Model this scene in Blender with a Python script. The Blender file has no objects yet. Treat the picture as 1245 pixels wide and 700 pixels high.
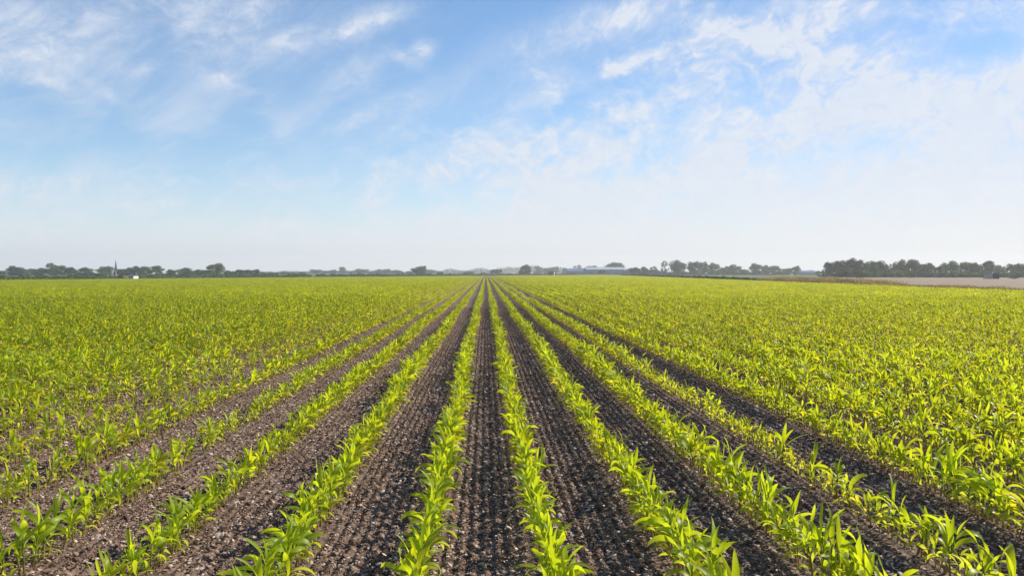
import bpy, math, random
import numpy as np
R = math.radians
rng = random.Random(7)
nrs = np.random.RandomState(11)
sc = bpy.context.scene
COL = sc.collection

# ------------------------------------------------------------------ camera numbers
FPX, W0, H0 = 900.0, 1245.0, 700.0
CAM_H = 1.80
YH, XV = 331.5, 590.5
YAW = math.atan((W0 / 2 - XV) / FPX)          # camera turned a little to the right of the rows
PITCH = math.atan((H0 / 2 - YH) / FPX)

def at(px, y_dist):
    """ground X of something seen in column px of the photograph at distance y_dist along the rows"""
    return y_dist * math.tan(YAW + math.atan((px - W0 / 2) / FPX))

def depth(x, y):
    return x * math.sin(YAW) + y * math.cos(YAW)

def height_at(x, y, py):
    return CAM_H + (YH - py) / FPX * depth(x, y)

def px_of(x, y, z):
    dpt = depth(x, y)
    lat = x * math.cos(YAW) - y * math.sin(YAW)
    return W0 / 2 + FPX * lat / dpt, YH + FPX * (CAM_H - z) / dpt

# ------------------------------------------------------------------ small helpers
def tag(o, label=None, cat=None, group=None, kind=None):
    if label: o['label'] = label
    if cat: o['category'] = cat
    if group: o['group'] = group
    if kind: o['kind'] = kind
    return o

def empty(name, loc=(0, 0, 0), rz=0.0):
    o = bpy.data.objects.new(name, None)
    o.location = loc
    o.rotation_euler = (0, 0, rz)
    o.empty_display_size = 0.2
    COL.objects.link(o)
    return o

class MB:
    """collects faces for ONE mesh object"""
    def __init__(self):
        self.v, self.f, self.m, self.t, self.n = [], [], [], [], []
    def add(self, verts, faces, mat=0, tone=0.0, mid=None):
        b = len(self.v)
        self.v.extend(verts)
        self.f.extend([tuple(b + i for i in q) for q in faces])
        self.m.extend([mat] * len(faces))
        self.t.extend(tone if isinstance(tone, (list, tuple)) else [tone] * len(verts))
        self.n.extend(mid if mid is not None else [0.0] * len(verts))
    def box(self, x0, x1, y0, y1, z0, z1, mat=0):
        v = [(x0,y0,z0),(x1,y0,z0),(x1,y1,z0),(x0,y1,z0),(x0,y0,z1),(x1,y0,z1),(x1,y1,z1),(x0,y1,z1)]
        self.add(v, [(0,3,2,1),(4,5,6,7),(0,1,5,4),(1,2,6,5),(2,3,7,6),(3,0,4,7)], mat)
    def prism(self, prof, y0, y1, mat=0):
        """profile in x,z (counter-clockwise seen from -y) pushed along y"""
        n = len(prof)
        v = [(x, y0, z) for x, z in prof] + [(x, y1, z) for x, z in prof]
        f = [tuple(range(n)), tuple(range(2 * n - 1, n - 1, -1))]
        for i in range(n):
            j = (i + 1) % n
            f.append((i, i + n, j + n, j))
        self.add(v, f, mat)
    def tube(self, pts, rads, sides=6, tone=0.0, mat=0):
        v, f = [], []
        for (x, y, z), r in zip(pts, rads):
            for k in range(sides):
                a = 2 * math.pi * k / sides
                v.append((x + r * math.cos(a), y + r * math.sin(a), z))
        for i in range(len(pts) - 1):
            for k in range(sides):
                k2 = (k + 1) % sides
                f.append((i*sides+k, i*sides+k2, (i+1)*sides+k2, (i+1)*sides+k))
        self.add(v, f, mat, tone)
    def mesh(self, name, mats, smooth=False):
        me = bpy.data.meshes.new(name)
        me.from_pydata(self.v, [], self.f)
        for m in (mats if isinstance(mats, (list, tuple)) else [mats]):
            me.materials.append(m)
        if any(self.m):
            me.polygons.foreach_set('material_index', self.m)
        a = me.attributes.new('tone', 'FLOAT', 'POINT'); a.data.foreach_set('value', self.t)
        a = me.attributes.new('mid', 'FLOAT', 'POINT'); a.data.foreach_set('value', self.n)
        if smooth:
            me.polygons.foreach_set('use_smooth', [True] * len(self.f))
        me.update()
        return me
    def build(self, name, mats, parent=None, smooth=False, loc=(0, 0, 0), rz=0.0):
        o = bpy.data.objects.new(name, self.mesh(name, mats, smooth))
        o.location = loc; o.rotation_euler = (0, 0, rz)
        if parent: o.parent = parent
        COL.objects.link(o)
        return o

# ------------------------------------------------------------------ node helpers
class E:
    """a float socket with arithmetic; every operation is one Math node"""
    def __init__(self, nt, s): self.nt, self.s = nt, s
    def op(self, kind, *o):
        n = self.nt.nodes.new('ShaderNodeMath'); n.operation = kind
        for i, a in enumerate((self,) + o):
            if isinstance(a, E): self.nt.links.new(a.s, n.inputs[i])
            else: n.inputs[i].default_value = float(a)
        return E(self.nt, n.outputs[0])
    def __add__(s, o): return s.op('ADD', o)
    def __sub__(s, o): return s.op('SUBTRACT', o)
    def __mul__(s, o): return s.op('MULTIPLY', o)
    def __truediv__(s, o): return s.op('DIVIDE', o)
    def exp(s): return s.op('EXPONENT')
    def step(s, a, b):
        n = s.nt.nodes.new('ShaderNodeMapRange'); n.interpolation_type = 'SMOOTHSTEP'
        s.nt.links.new(s.s, n.inputs[0])
        n.inputs[1].default_value, n.inputs[2].default_value = a, b
        n.inputs[3].default_value, n.inputs[4].default_value = 0, 1
        return E(s.nt, n.outputs[0])

def noise_e(nt, vec, scale, detail=6, rough=0.55, dist=0.0, lac=2.0):
    n = nt.nodes.new('ShaderNodeTexNoise')
    n.inputs['Scale'].default_value = scale; n.inputs['Detail'].default_value = detail
    n.inputs['Roughness'].default_value = rough; n.inputs['Distortion'].default_value = dist
    n.inputs['Lacunarity'].default_value = lac
    if vec is not None: nt.links.new(vec, n.inputs['Vector'])
    return E(nt, n.outputs[0])

def new_mat(name):
    m = bpy.data.materials.new(name); m.use_nodes = True
    nt = m.node_tree; nt.nodes.clear()
    out = nt.nodes.new('ShaderNodeOutputMaterial')
    return m, nt, out

def ramp(nt, fac, stops):
    n = nt.nodes.new('ShaderNodeValToRGB')
    while len(n.color_ramp.elements) < len(stops): n.color_ramp.elements.new(0.5)
    for e, (p, c) in zip(n.color_ramp.elements, stops):
        e.position = p; e.color = (*c, 1)
    nt.links.new(fac.s if isinstance(fac, E) else fac, n.inputs[0])
    return n.outputs[0]

def mixc(nt, fac, a, b, mode='MIX'):
    n = nt.nodes.new('ShaderNodeMix'); n.data_type = 'RGBA'; n.blend_type = mode
    for sock, val in ((n.inputs[0], fac), (n.inputs[6], a), (n.inputs[7], b)):
        if isinstance(val, E): nt.links.new(val.s, sock)
        elif hasattr(val, 'links'): nt.links.new(val, sock)
        elif isinstance(val, (tuple, list)): sock.default_value = (*val, 1)
        else: sock.default_value = val
    return n.outputs[2]

def attr(nt, name):
    n = nt.nodes.new('ShaderNodeAttribute'); n.attribute_name = name
    return E(nt, n.outputs['Fac'])

def obj_coord(nt):
    n = nt.nodes.new('ShaderNodeTexCoord'); return n.outputs['Object']

def world_pos(nt):
    n = nt.nodes.new('ShaderNodeNewGeometry'); return n.outputs['Position']

def plain(name, c, rough=0.8, var=0.25, scale=1.5, spec=0.3):
    """painted or built surface: one colour with weathering noise"""
    m, nt, out = new_mat(name)
    b = nt.nodes.new('ShaderNodeBsdfPrincipled')
    n = noise_e(nt, obj_coord(nt), scale, 5, 0.6)
    dark = tuple(x * (1 - var) for x in c); light = tuple(min(1, x * (1 + var)) for x in c)
    nt.links.new(ramp(nt, n, [(0.3, dark), (0.7, light)]), b.inputs['Base Color'])
    b.inputs['Roughness'].default_value = rough
    b.inputs['Specular IOR Level'].default_value = spec
    nt.links.new(b.outputs[0], out.inputs[0])
    return m

def leaf_mat(name, fresh, old, trans, tmix=0.45, rough=0.42, spec=0.35, mid=None, var=0.28):
    """tone 0 = fresh leaf, 1 = old yellow leaf; each plant gets its own slight tint"""
    m, nt, out = new_mat(name)
    col = mixc(nt, attr(nt, 'tone'), fresh, old)
    tcol = mixc(nt, attr(nt, 'tone'), trans, tuple(min(1, a * 2.3 + b * 0.2) for a, b in zip(old, trans)))
    oi = nt.nodes.new('ShaderNodeObjectInfo')
    rnd = E(nt, oi.outputs['Random'])
    nz = noise_e(nt, world_pos(nt), 3.1, 3, 0.6)
    k = rnd * var + (nz - 0.5) * 0.5 + (1 - var * 0.5)
    gi = nt.nodes.new('ShaderNodeNewGeometry')               # every leaf blade a little different
    isl = E(nt, gi.outputs['Random Per Island'])
    if mid: k = k + (isl - 0.55) * 0.55
    cx = nt.nodes.new('ShaderNodeCombineXYZ')
    warm = (isl * 7.13).op('FRACT') * 0.30 + 0.86 if mid else k * 0 + 1.0
    for i, kk in enumerate((k * warm, k * 1.0, k * 1.0)): nt.links.new(kk.s, cx.inputs[i])
    col = mixc(nt, 1.0, col, cx.outputs[0], 'MULTIPLY')
    tcol = mixc(nt, 1.0, tcol, cx.outputs[0], 'MULTIPLY')
    if mid:
        col = mixc(nt, attr(nt, 'mid').step(0.72, 1.0) * 0.6, col, mid)
    b = nt.nodes.new('ShaderNodeBsdfPrincipled')
    nt.links.new(col, b.inputs['Base Color'])
    b.inputs['Roughness'].default_value = rough
    b.inputs['Specular IOR Level'].default_value = spec
    t = nt.nodes.new('ShaderNodeBsdfTranslucent'); nt.links.new(tcol, t.inputs[0])
    mx = nt.nodes.new('ShaderNodeMixShader'); mx.inputs[0].default_value = tmix
    nt.links.new(b.outputs[0], mx.inputs[1]); nt.links.new(t.outputs[0], mx.inputs[2])
    nt.links.new(mx.outputs[0], out.inputs[0])
    return m

M = {}
M['maize'] = leaf_mat('maize_leaf', (0.215, 0.285, 0.009), (0.42, 0.31, 0.04), (0.74, 0.77, 0.014), 0.5, 0.42, 0.30, mid=(0.36, 0.42, 0.07))
M['stem'] = leaf_mat('maize_stem', (0.17, 0.25, 0.03), (0.30, 0.16, 0.06), (0.35, 0.45, 0.05), 0.2, 0.5)
M['tree'] = leaf_mat('tree_leaf', (0.050, 0.108, 0.032), (0.085, 0.130, 0.030), (0.06, 0.11, 0.02), 0.3, 0.6, 0.2, var=0.5)
M['tree_pale'] = leaf_mat('pale_tree_leaf', (0.082, 0.145, 0.036), (0.12, 0.16, 0.045), (0.12, 0.16, 0.03), 0.3, 0.6, 0.2, var=0.4)
M['tree_dark'] = leaf_mat('dark_tree_leaf', (0.034, 0.078, 0.028), (0.066, 0.124, 0.036), (0.045, 0.06, 0.015), 0.25, 0.6, 0.2, var=0.4)
M['scrub'] = leaf_mat('scrub_leaf', (0.11, 0.12, 0.035), (0.34, 0.25, 0.12), (0.16, 0.17, 0.03), 0.25, 0.7, 0.1, var=0.5)
M['bark'] = plain('bark', (0.09, 0.07, 0.05), 0.9, 0.4, 6)
M['white'] = plain('white_render', (0.86, 0.85, 0.82), 0.7, 0.05)
M['slate'] = plain('slate_roof', (0.10, 0.10, 0.11), 0.7, 0.3)
M['stone'] = plain('church_stone', (0.13, 0.13, 0.13), 0.9, 0.2)
M['tile'] = plain('tile_roof', (0.24, 0.12, 0.08), 0.8, 0.3)
M['bluesheet'] = plain('blue_grey_sheeting', (0.15, 0.24, 0.31), 0.5, 0.12, 0.4)
M['bluedark'] = plain('dark_blue_sheeting', (0.11, 0.17, 0.26), 0.5, 0.12, 0.4)
M['bluelight'] = plain('pale_sheet_roof', (0.38, 0.46, 0.47), 0.45, 0.1, 0.3)
M['brown'] = plain('brown_boards', (0.09, 0.05, 0.035), 0.85, 0.3)
M['pale'] = plain('pale_boards', (0.62, 0.58, 0.50), 0.8, 0.1)
M['greysheet'] = plain('grey_sheeting', (0.28, 0.31, 0.31), 0.6, 0.15)
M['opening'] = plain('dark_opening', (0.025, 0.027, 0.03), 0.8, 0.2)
M['glass'] = plain('window_glass', (0.04, 0.05, 0.06), 0.1, 0.1, 1, 0.6)

# ------------------------------------------------------------------ soil
FUR = 0.08            # distance between the fine roller ridges
def soil_mat():
    m, nt, out = new_mat('dark_flinty_soil')
    pos = world_pos(nt)
    b = nt.nodes.new('ShaderNodeBsdfPrincipled')
    big = noise_e(nt, pos, 0.9, 4, 0.6)
    med = noise_e(nt, pos, 22, 5, 0.65)
    c = ramp(nt, med, [(0.30, (0.060, 0.038, 0.028)), (0.5, (0.146, 0.098, 0.074)), (0.68, (0.28, 0.195, 0.15))])
    c = mixc(nt, big.step(0.35, 0.75) * 0.55, c, (0.19, 0.132, 0.102))
    vo = nt.nodes.new('ShaderNodeTexVoronoi'); vo.inputs['Scale'].default_value = 26
    nt.links.new(pos, vo.inputs['Vector'])
    sepc = nt.nodes.new('ShaderNodeSeparateColor'); nt.links.new(vo.outputs['Color'], sepc.inputs[0])
    chip = E(nt, sepc.outputs[0]).step(0.80, 0.84) * (1 - 0)
    near = E(nt, vo.outputs['Distance']).step(0.42, 0.22)
    c = mixc(nt, chip * near * 0.8, c, (0.36, 0.29, 0.25))
    nt.links.new(c, b.inputs['Base Color'])
    b.inputs['Roughness'].default_value = 0.85; b.inputs['Specular IOR Level'].default_value = 0.25
    # roller ridges carry on as bump where the sheet gets too coarse to hold them
    sx = nt.nodes.new('ShaderNodeSeparateXYZ'); nt.links.new(pos, sx.inputs[0])
    rid = (E(nt, sx.outputs[0]) * (2 * math.pi / FUR)).op('COSINE')
    fine = noise_e(nt, pos, 60, 4, 0.7)
    bp = nt.nodes.new('ShaderNodeBump'); bp.inputs['Strength'].default_value = 0.9
    bp.inputs['Distance'].default_value = 0.03
    nt.links.new((fine * 0.5 + med * 0.5 + rid * 0.12).s, bp.inputs['Height'])
    nt.links.new(bp.outputs[0], b.inputs['Normal'])
    nt.links.new(b.outputs[0], out.inputs[0])
    return m
M['soil'] = soil_mat()

def clod_mat(name, stops, rough, spec):
    m, nt, out = new_mat(name)
    b = nt.nodes.new('ShaderNodeBsdfPrincipled')
    nz = noise_e(nt, world_pos(nt), 45, 3, 0.6)
    nt.links.new(ramp(nt, attr(nt, 'tone') * 0.8 + nz * 0.3 - 0.05, stops), b.inputs['Base Color'])
    b.inputs['Roughness'].default_value = rough; b.inputs['Specular IOR Level'].default_value = spec
    nt.links.new(b.outputs[0], out.inputs[0])
    return m
M['clod'] = clod_mat('soil_clod', [(0.0, (0.060, 0.037, 0.027)), (0.5, (0.178, 0.118, 0.088)), (1.0, (0.40, 0.285, 0.22))], 0.9, 0.1)
M['flint'] = clod_mat('flint_chip', [(0.0, (0.30, 0.21, 0.16)), (0.5, (0.50, 0.385, 0.31)), (1.0, (0.78, 0.68, 0.58))], 0.7, 0.15)

def sheet_mat(name, stops, scale, bump=0.3, rough=0.9):
    m, nt, out = new_mat(name)
    pos = world_pos(nt)
    b = nt.nodes.new('ShaderNodeBsdfPrincipled')
    n = noise_e(nt, pos, scale, 7, 0.65)
    nt.links.new(ramp(nt, n, stops), b.inputs['Base Color'])
    b.inputs['Roughness'].default_value = rough; b.inputs['Specular IOR Level'].default_value = 0.15
    bp = nt.nodes.new('ShaderNodeBump'); bp.inputs['Strength'].default_value = bump; bp.inputs['Distance'].default_value = 0.2
    nt.links.new(noise_e(nt, pos, 4, 5, 0.7).s, bp.inputs['Height']); nt.links.new(bp.outputs[0], b.inputs['Normal'])
    nt.links.new(b.outputs[0], out.inputs[0])
    return m
M['meadow'] = sheet_mat('meadow_grass', [(0.3, (0.085, 0.11, 0.045)), (0.7, (0.15, 0.175, 0.075))], 0.15)
M['bare'] = sheet_mat('bare_field_soil', [(0.25, (0.20, 0.150, 0.115)), (0.5, (0.27, 0.205, 0.15)), (0.75, (0.36, 0.28, 0.205))], 0.4)
M['bank'] = sheet_mat('bank_earth', [(0.3, (0.14, 0.11, 0.06)), (0.6, (0.26, 0.21, 0.12))], 0.5)

# value noise on arrays
def vnoise(x, y, seed):
    xi, yi = np.floor(x).astype(np.int64), np.floor(y).astype(np.int64)
    fx, fy = x - xi, y - yi
    fx, fy = fx*fx*(3-2*fx), fy*fy*(3-2*fy)
    def h(a, b):
        n = (a * 374761393 + b * 668265263 + seed * 974711) & 0xffffffff
        n = ((n ^ (n >> 13)) * 1274126177) & 0xffffffff
        n = n ^ (n >> 16)
        return (n & 0xffff) / 65535.0
    return (h(xi,yi)*(1-fx)+h(xi+1,yi)*fx)*(1-fy)+(h(xi,yi+1)*(1-fx)+h(xi+1,yi+1)*fx)*fy

# rows of maize: x of every row
rows_r, rows_l = [0.345, 1.145, 1.94, 2.71], [-0.37, -1.19, -1.98, -2.78]
x, k = 3.66, 0
while x < 110:
    rows_r.append(x); k += 1; x += 0.80 if k % 8 else 0.92
x, k = -3.64, 0
while x > -125:
    rows_l.append(x); k += 1; x -= 0.80 if k % 8 else 0.92
ROWS = sorted(rows_l + rows_r)
ROWA = np.array(ROWS)

def ground_z(x, y):
    """height of the tilled soil: rolled ridges between the rows, lumps everywhere"""
    x = np.asarray(x, float); y = np.asarray(y, float)
    j = np.clip(np.searchsorted(ROWA, x), 1, len(ROWA) - 1)
    dr = np.minimum(np.abs(x - ROWA[j-1]), np.abs(x - ROWA[j]))
    lane = np.clip((dr - 0.06) / 0.14, 0, 1)
    fade = np.exp(-np.maximum(y, 0) / 60)
    z = 0.0145 * np.cos(2*math.pi*x/FUR) * lane * (0.5 + 0.75 * vnoise(x*1.3+9, y*0.5, 5)) * fade
    z = z + (vnoise(x*34, y*34, 1) - .5) * 0.012 + (vnoise(x*13, y*11, 2) - .5) * 0.010
    z = z + (vnoise(x*2.5, y*1.8, 3) - .5) * 0.010 + 0.008 * np.exp(-(dr/0.09)**2)
    return z * np.clip((140 - np.hypot(x, y)) / 100, 0, 1)

def build_ground():
    def geo(a, b, s, g):
        out = [a]
        while out[-1] < b:
            out.append(out[-1] + s); s *= g
        return out[1:]
    xs = list(np.arange(0, 5.6, 0.0133)); xs += geo(xs[-1], 14, 0.02, 1.006); xs += geo(xs[-1], 1500, 0.09, 1.09)
    xs = np.array(sorted(set([-v for v in xs[1:]] + xs)))
    ys = list(np.arange(3.0, 9.0, 0.02)); ys += geo(ys[-1], 1500, 0.022, 1.018)
    ys = np.array([-200, -100, -40, -15, -6, -2, 0, 1, 2, 2.5, 2.8] + ys)
    X, Y = np.meshgrid(xs, ys)
    Z = ground_z(X, Y)
    nx, ny = len(xs), len(ys)
    co = np.stack([X, Y, Z], -1).reshape(-1, 3).astype(np.float32)
    i = np.arange(nx * ny).reshape(ny, nx)
    q = np.stack([i[:-1,:-1], i[:-1,1:], i[1:,1:], i[1:,:-1]], -1).reshape(-1, 4).astype(np.int32)
    me = bpy.data.meshes.new('ground')
    me.vertices.add(len(co)); me.vertices.foreach_set('co', co.ravel())
    me.loops.add(q.size); me.loops.foreach_set('vertex_index', q.ravel())
    me.polygons.add(len(q)); me.polygons.foreach_set('loop_start', np.arange(0, q.size, 4, dtype=np.int32))
    me.polygons.foreach_set('use_smooth', np.ones(len(q), bool))
    me.update(calc_edges=True)
    me.materials.append(M['soil'])
    o = bpy.data.objects.new('ground', me); COL.objects.link(o)
    tag(o, kind='structure')
build_ground()

# field outline and what lies beyond it
def right_edge(y): return 41.0 + 0.085 * y
def in_field(x, y):
    if x > right_edge(y) - 0.3: return False
    return (x + 100) * 242 - (y - 153) * 122 > 0 and x > -120
def poly_sheet(name, pts, mat, z):
    b = MB(); b.add([(px, py, z) for px, py in pts], [tuple(range(len(pts)))])
    o = b.build(name, mat); tag(o, kind='structure'); return o
# meadow outside the field on the left and far sides, and on the right beyond the hedge
FC = (78.0, 506.0)
poly_sheet('far_grassland', [(-1450, -150), (-135, -150), (-135, 84), (-100, 153), FC, (41 + .085 * 506 + 6, 506), (120, 506),
                             (140, 700), (1450, 700), (1450, 1470), (-1450, 1470)], M['meadow'], 0.05)
poly_sheet('meadow', [(right_edge(106) + .5, 106), (124, 264), (700, 264.2), (1440, 695), (139, 695), (119, 505), (right_edge(480) + 5, 480), (right_edge(300) + 3.0, 300)], M['meadow'], 0.045)
poly_sheet('bare_field', [(right_edge(-20) + 1.2, -20), (700, -20), (700, 263.8), (124.3, 263.6), (right_edge(105) + .8, 105)], M['bare'], 0.041)

# ------------------------------------------------------------------ maize
def leaf_geo(L, Wd, z0, az, a0, bend, seg, across, tone0, r, twist=0.0, wind=0.0):
    """one arching blade: verts, faces, tone, mid"""
    v, tn, md, f = [], [], [], []
    p = [0.006 * math.cos(az), 0.006 * math.sin(az), z0]
    st = L / seg
    for i in range(seg + 1):
        t = i / seg
        a = a0 - bend * t ** 1.5
        az2 = az + twist * t
        d = (math.cos(a) * math.cos(az2), math.cos(a) * math.sin(az2), math.sin(a))
        if i:
            p = [p[0] + d[0]*st + wind*st*t, p[1] + d[1]*st, p[2] + d[2]*st]
        w = Wd * 0.5 * min(1.0, 0.42 + 1.5 * t) * max(0.0, 1 - t ** 2.6) ** 0.75
        roll = twist * t * 1.6 + r
        sx, sy = -math.sin(az2), math.cos(az2)
        nx, ny, nz = -math.sin(a)*math.cos(az2), -math.sin(a)*math.sin(az2), math.cos(a)
        sv = (sx*math.cos(roll)+nx*math.sin(roll), sy*math.cos(roll)+ny*math.sin(roll), nz*math.sin(roll))
        up = 0.30 * w
        e = (p[0]+nx*up, p[1]+ny*up, p[2]+nz*up)
        tt = min(1.0, tone0 + 0.35 * max(0, t - 0.8) * 5 * tone0)
        if across == 2:
            v += [tuple(e[k]-sv[k]*w for k in range(3)), tuple(p), tuple(e[k]+sv[k]*w for k in range(3))]
            tn += [tt]*3; md += [0, 1, 0]
        else:
            v += [tuple(p[k]-sv[k]*w for k in range(3)), tuple(p[k]+sv[k]*w for k in range(3))]
            tn += [tt]*2; md += [0, 0]
    n = across + 1
    for i in range(seg):
        for c in range(across):
            f.append((i*n+c, i*n+c+1, (i+1)*n+c+1, (i+1)*n+c))
    return v, f, tn, md

def plant_spec(seed, weak):
    """leaves of one maize plant as parameter tuples, and its stem"""
    r = random.Random(seed)
    nl = r.choice((6, 6, 7, 8)) if not weak else r.choice((4, 4, 5))
    plane = 0.0
    s = 1.0 if not weak else 0.66
    leaves = []
    hs = (0.17 + 0.09 * r.random()) * s
    for i in range(nl):
        t = i / (nl - 1)
        az = plane + math.pi * (i % 2) + r.gauss(0, 0.5)
        L = (0.086 + 0.120 * math.sin(math.pi * (0.18 + 0.62 * t))) * s * r.uniform(0.72, 1.32)
        Wd = (0.022 + 0.019 * math.sin(math.pi * (0.15 + 0.65 * t))) * (1.0 if not weak else 0.72) * r.uniform(0.85, 1.2)
        a0 = R(54 + 27 * t + r.gauss(0, 8)); bend = R(112 - 58 * t + r.gauss(0, 34))
        if i == nl - 1: a0, bend, Wd = R(80 + r.gauss(0, 4)), R(25 + 20 * r.random()), Wd * 0.75
        tone = max(0.0, (0.55 if weak else 0.33) - 0.7 * t + r.gauss(0, 0.10)) + (0.16 if weak else 0.0)
        if i == 0: tone += 0.2
        leaves.append((L, Wd, 0.045 * s + hs * (0.08 + 0.84 * t ** 0.8), az, a0, bend, min(1, tone), r.gauss(0, 0.35), r.gauss(0, 0.75)))
    return leaves, hs, r.uniform(0.006, 0.009) * (1 if not weak else 0.75)

def stem_geo(b, hs, rad):
    b.tube([(0, 0, -0.03), (0, 0, 0.03), (0, 0, hs * 0.6), (0, 0, hs * 1.15)], [rad * 1.1, rad, rad * 0.85, rad * 0.3], 6, [0.9]*6 + [0.7]*6 + [0.15]*6 + [0]*6, mat=1)

NSTRONG, NWEAK = 14, 8
SPECS = [plant_spec(100 + i, False) for i in range(NSTRONG)] + [plant_spec(300 + i, True) for i in range(NWEAK)]

def plant_into(b, spec, seg, across, xf=None, stem=True):
    leaves, hs, rad = spec
    for (L, Wd, z0, az, a0, bend, tone, roll, tw) in leaves:
        v, f, tn, md = leaf_geo(L, Wd, z0, az, a0, bend, seg, across, tone, roll, tw, 0.20)
        if xf:
            ox, oy, ca, sa, s = xf
            v = [(ox + s*(x*ca - y*sa), oy + s*(x*sa + y*ca), s*z) for x, y, z in v]
        b.add(v, f, 0, tn, md)
    if stem and not xf: stem_geo(b, hs, rad)

# ---- source meshes for the uncountable crop, in a collection of their own
crop_src = bpy.data.collections.new('maize_sources')
def src(coll, idx, me):
    o = bpy.data.objects.new('source_%03d' % idx, me); coll.objects.link(o); return o
NV = NSTRONG + NWEAK
idx = 0
for seg, across in ((8, 2), (5, 2)):                         # near and middle distance
    for s_ in SPECS:
        b = MB(); plant_into(b, s_, seg, across); src(crop_src, idx, b.mesh('maize_source', [M['maize'], M['stem']], True)); idx += 1
SEG0 = idx; NSEGV = 8
for weak in (False, True):                                   # stretches of row 2 m long for the far field
    for q in range(NSEGV):
        b = MB(); r = random.Random(900 + q + 50 * weak)
        y = -1.0 + r.random() * .1
        while y < 1.0:
            sp = SPECS[r.randrange(NSTRONG)] if not weak else SPECS[NSTRONG + r.randrange(NWEAK)]
            a = r.random() * 2 * math.pi; s = r.uniform(0.8, 1.12)
            if r.random() > (0.06 if not weak else 0.22):
                plant_into(b, sp, 4, 1, (r.gauss(0, .018), y, math.cos(a), math.sin(a), s))
            y += r.uniform(0.036, 0.066)
        src(crop_src, idx, b.mesh('maize_row_source', [M['maize'], M['stem']], True)); idx += 1

def row_nature(x, y):
    """how well the row grows here: (scale, chance of a gap, chance of a weak plant)"""
    n = float(vnoise(np.array(x * 1.9 + 40), np.array(y * 0.55), 21))
    n2 = float(vnoise(np.array(x * 0.23 + 7), np.array(y * 0.10), 22))
    s, gap, weak = 0.80 + 0.22 * (n - .5) + 0.16 * (n2 - .5), 0.03, 0.03
    if 2.6 < x < 2.9: s, gap, weak = (0.84, 0.10, 0.75) if y < 13 else (.82, .07, .4)
    elif -2.9 < x < -2.7: gap, weak = (0.12 if n > .4 else 0.4) if y < 14 else 0.12, 0.12
    elif -2.1 < x < -1.9: gap = 0.08 if n > .3 else 0.2
    elif -3.8 < x < -3.5: s, gap, weak = 0.84, 0.18 if y < 14 else 0.08, 0.45 if y < 14 else .20
    elif -4.7 < x < -4.2: s, gap, weak = 0.82, 0.24 if y < 16 else .14, 0.60 if y < 16 else .40
    elif -5.4 < x < -5.1: s, gap, weak = 0.84, 0.12, 0.30
    elif abs(x) > 3.3: s, gap, weak = s * (1.16 if x < 0 else 1.06), 0.03, 0.05 + (0.2 if n2 < .36 else 0)
    else: s *= 1.06
    return s, gap, weak

plants = []      # (x, y, rz, scale, variant)
segs = []        # (x, y, rz, scale, variant)
NEAR = 46.0
for rx in ROWS:
    y = 2.9 + rng.random() * .1
    wob = rng.random() * 10
    while y < NEAR:
        dx = 0.03 * math.sin(y * 0.35 + wob) + rng.gauss(0, 0.010)
        if abs(rx) < 0.86 * y + 2.5 and in_field(rx, y):
            s, gap, weak = row_nature(rx, y)
            if rng.random() > gap:
                w = rng.random() < weak
                vi = NSTRONG + rng.randrange(NWEAK) if w else rng.randrange(NSTRONG)
                plants.append((rx + dx, y, rng.random() * 6.283, s * (rng.uniform(0.74, 1.2) if rng.random() > .10 else rng.uniform(1.05, 1.2)), vi))
        y += rng.uniform(0.036, 0.072) if abs(rx) < 3.3 else rng.uniform(0.034, 0.068)
    y = NEAR + 1.0
    while y < 510:
        if abs(rx) < 0.86 * y + 4 and in_field(rx, y):
            s, gap, weak = row_nature(rx, y)
            w = weak > 0.3 and rng.random() < weak + .15
            flip = rng.random() < .5
            segs.append((rx + 0.03 * math.sin(y * 0.35 + wob), y, math.pi if flip else 0.0, s * (1.0 if not w else 1.05), SEG0 + (NSEGV if w else 0) + rng.randrange(NSEGV)))
        y += 2.0

# ---- the plants that show largest become individuals
def shows(p):
    x, y, rz, s, vi = p
    a, b_ = px_of(x, y, 0.0), px_of(x, y, 0.30 * s)
    return 6 < b_[0] < W0 - 6 and b_[1] < H0 - 14
vis = [p for p in plants if p[1] < 11 and shows(p)]
vis.sort(key=lambda p: -(0.75 + 0.25 * p[3]) * (0.8 if p[4] >= NSTRONG else 1.0) / depth(p[0], p[1]))
solo = vis[:300]
solo_set = set(solo)
rest = [p for p in plants if p not in solo_set]

proto = []
for leaves, hs, rad in SPECS:
    b = MB(); stem_geo(b, hs, rad)
    sm = b.mesh('stem', [M['maize'], M['stem']], True)
    lm = []
    for (L, Wd, z0, az, a0, bend, tone, roll, tw) in leaves:
        b = MB(); v, f, tn, md = leaf_geo(L, Wd, z0, az, a0, bend, 9, 2, tone, roll, tw, 0.20); b.add(v, f, 0, tn, md)
        lm.append(b.mesh('leaf', M['maize'], True))
    proto.append((sm, lm))

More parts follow.
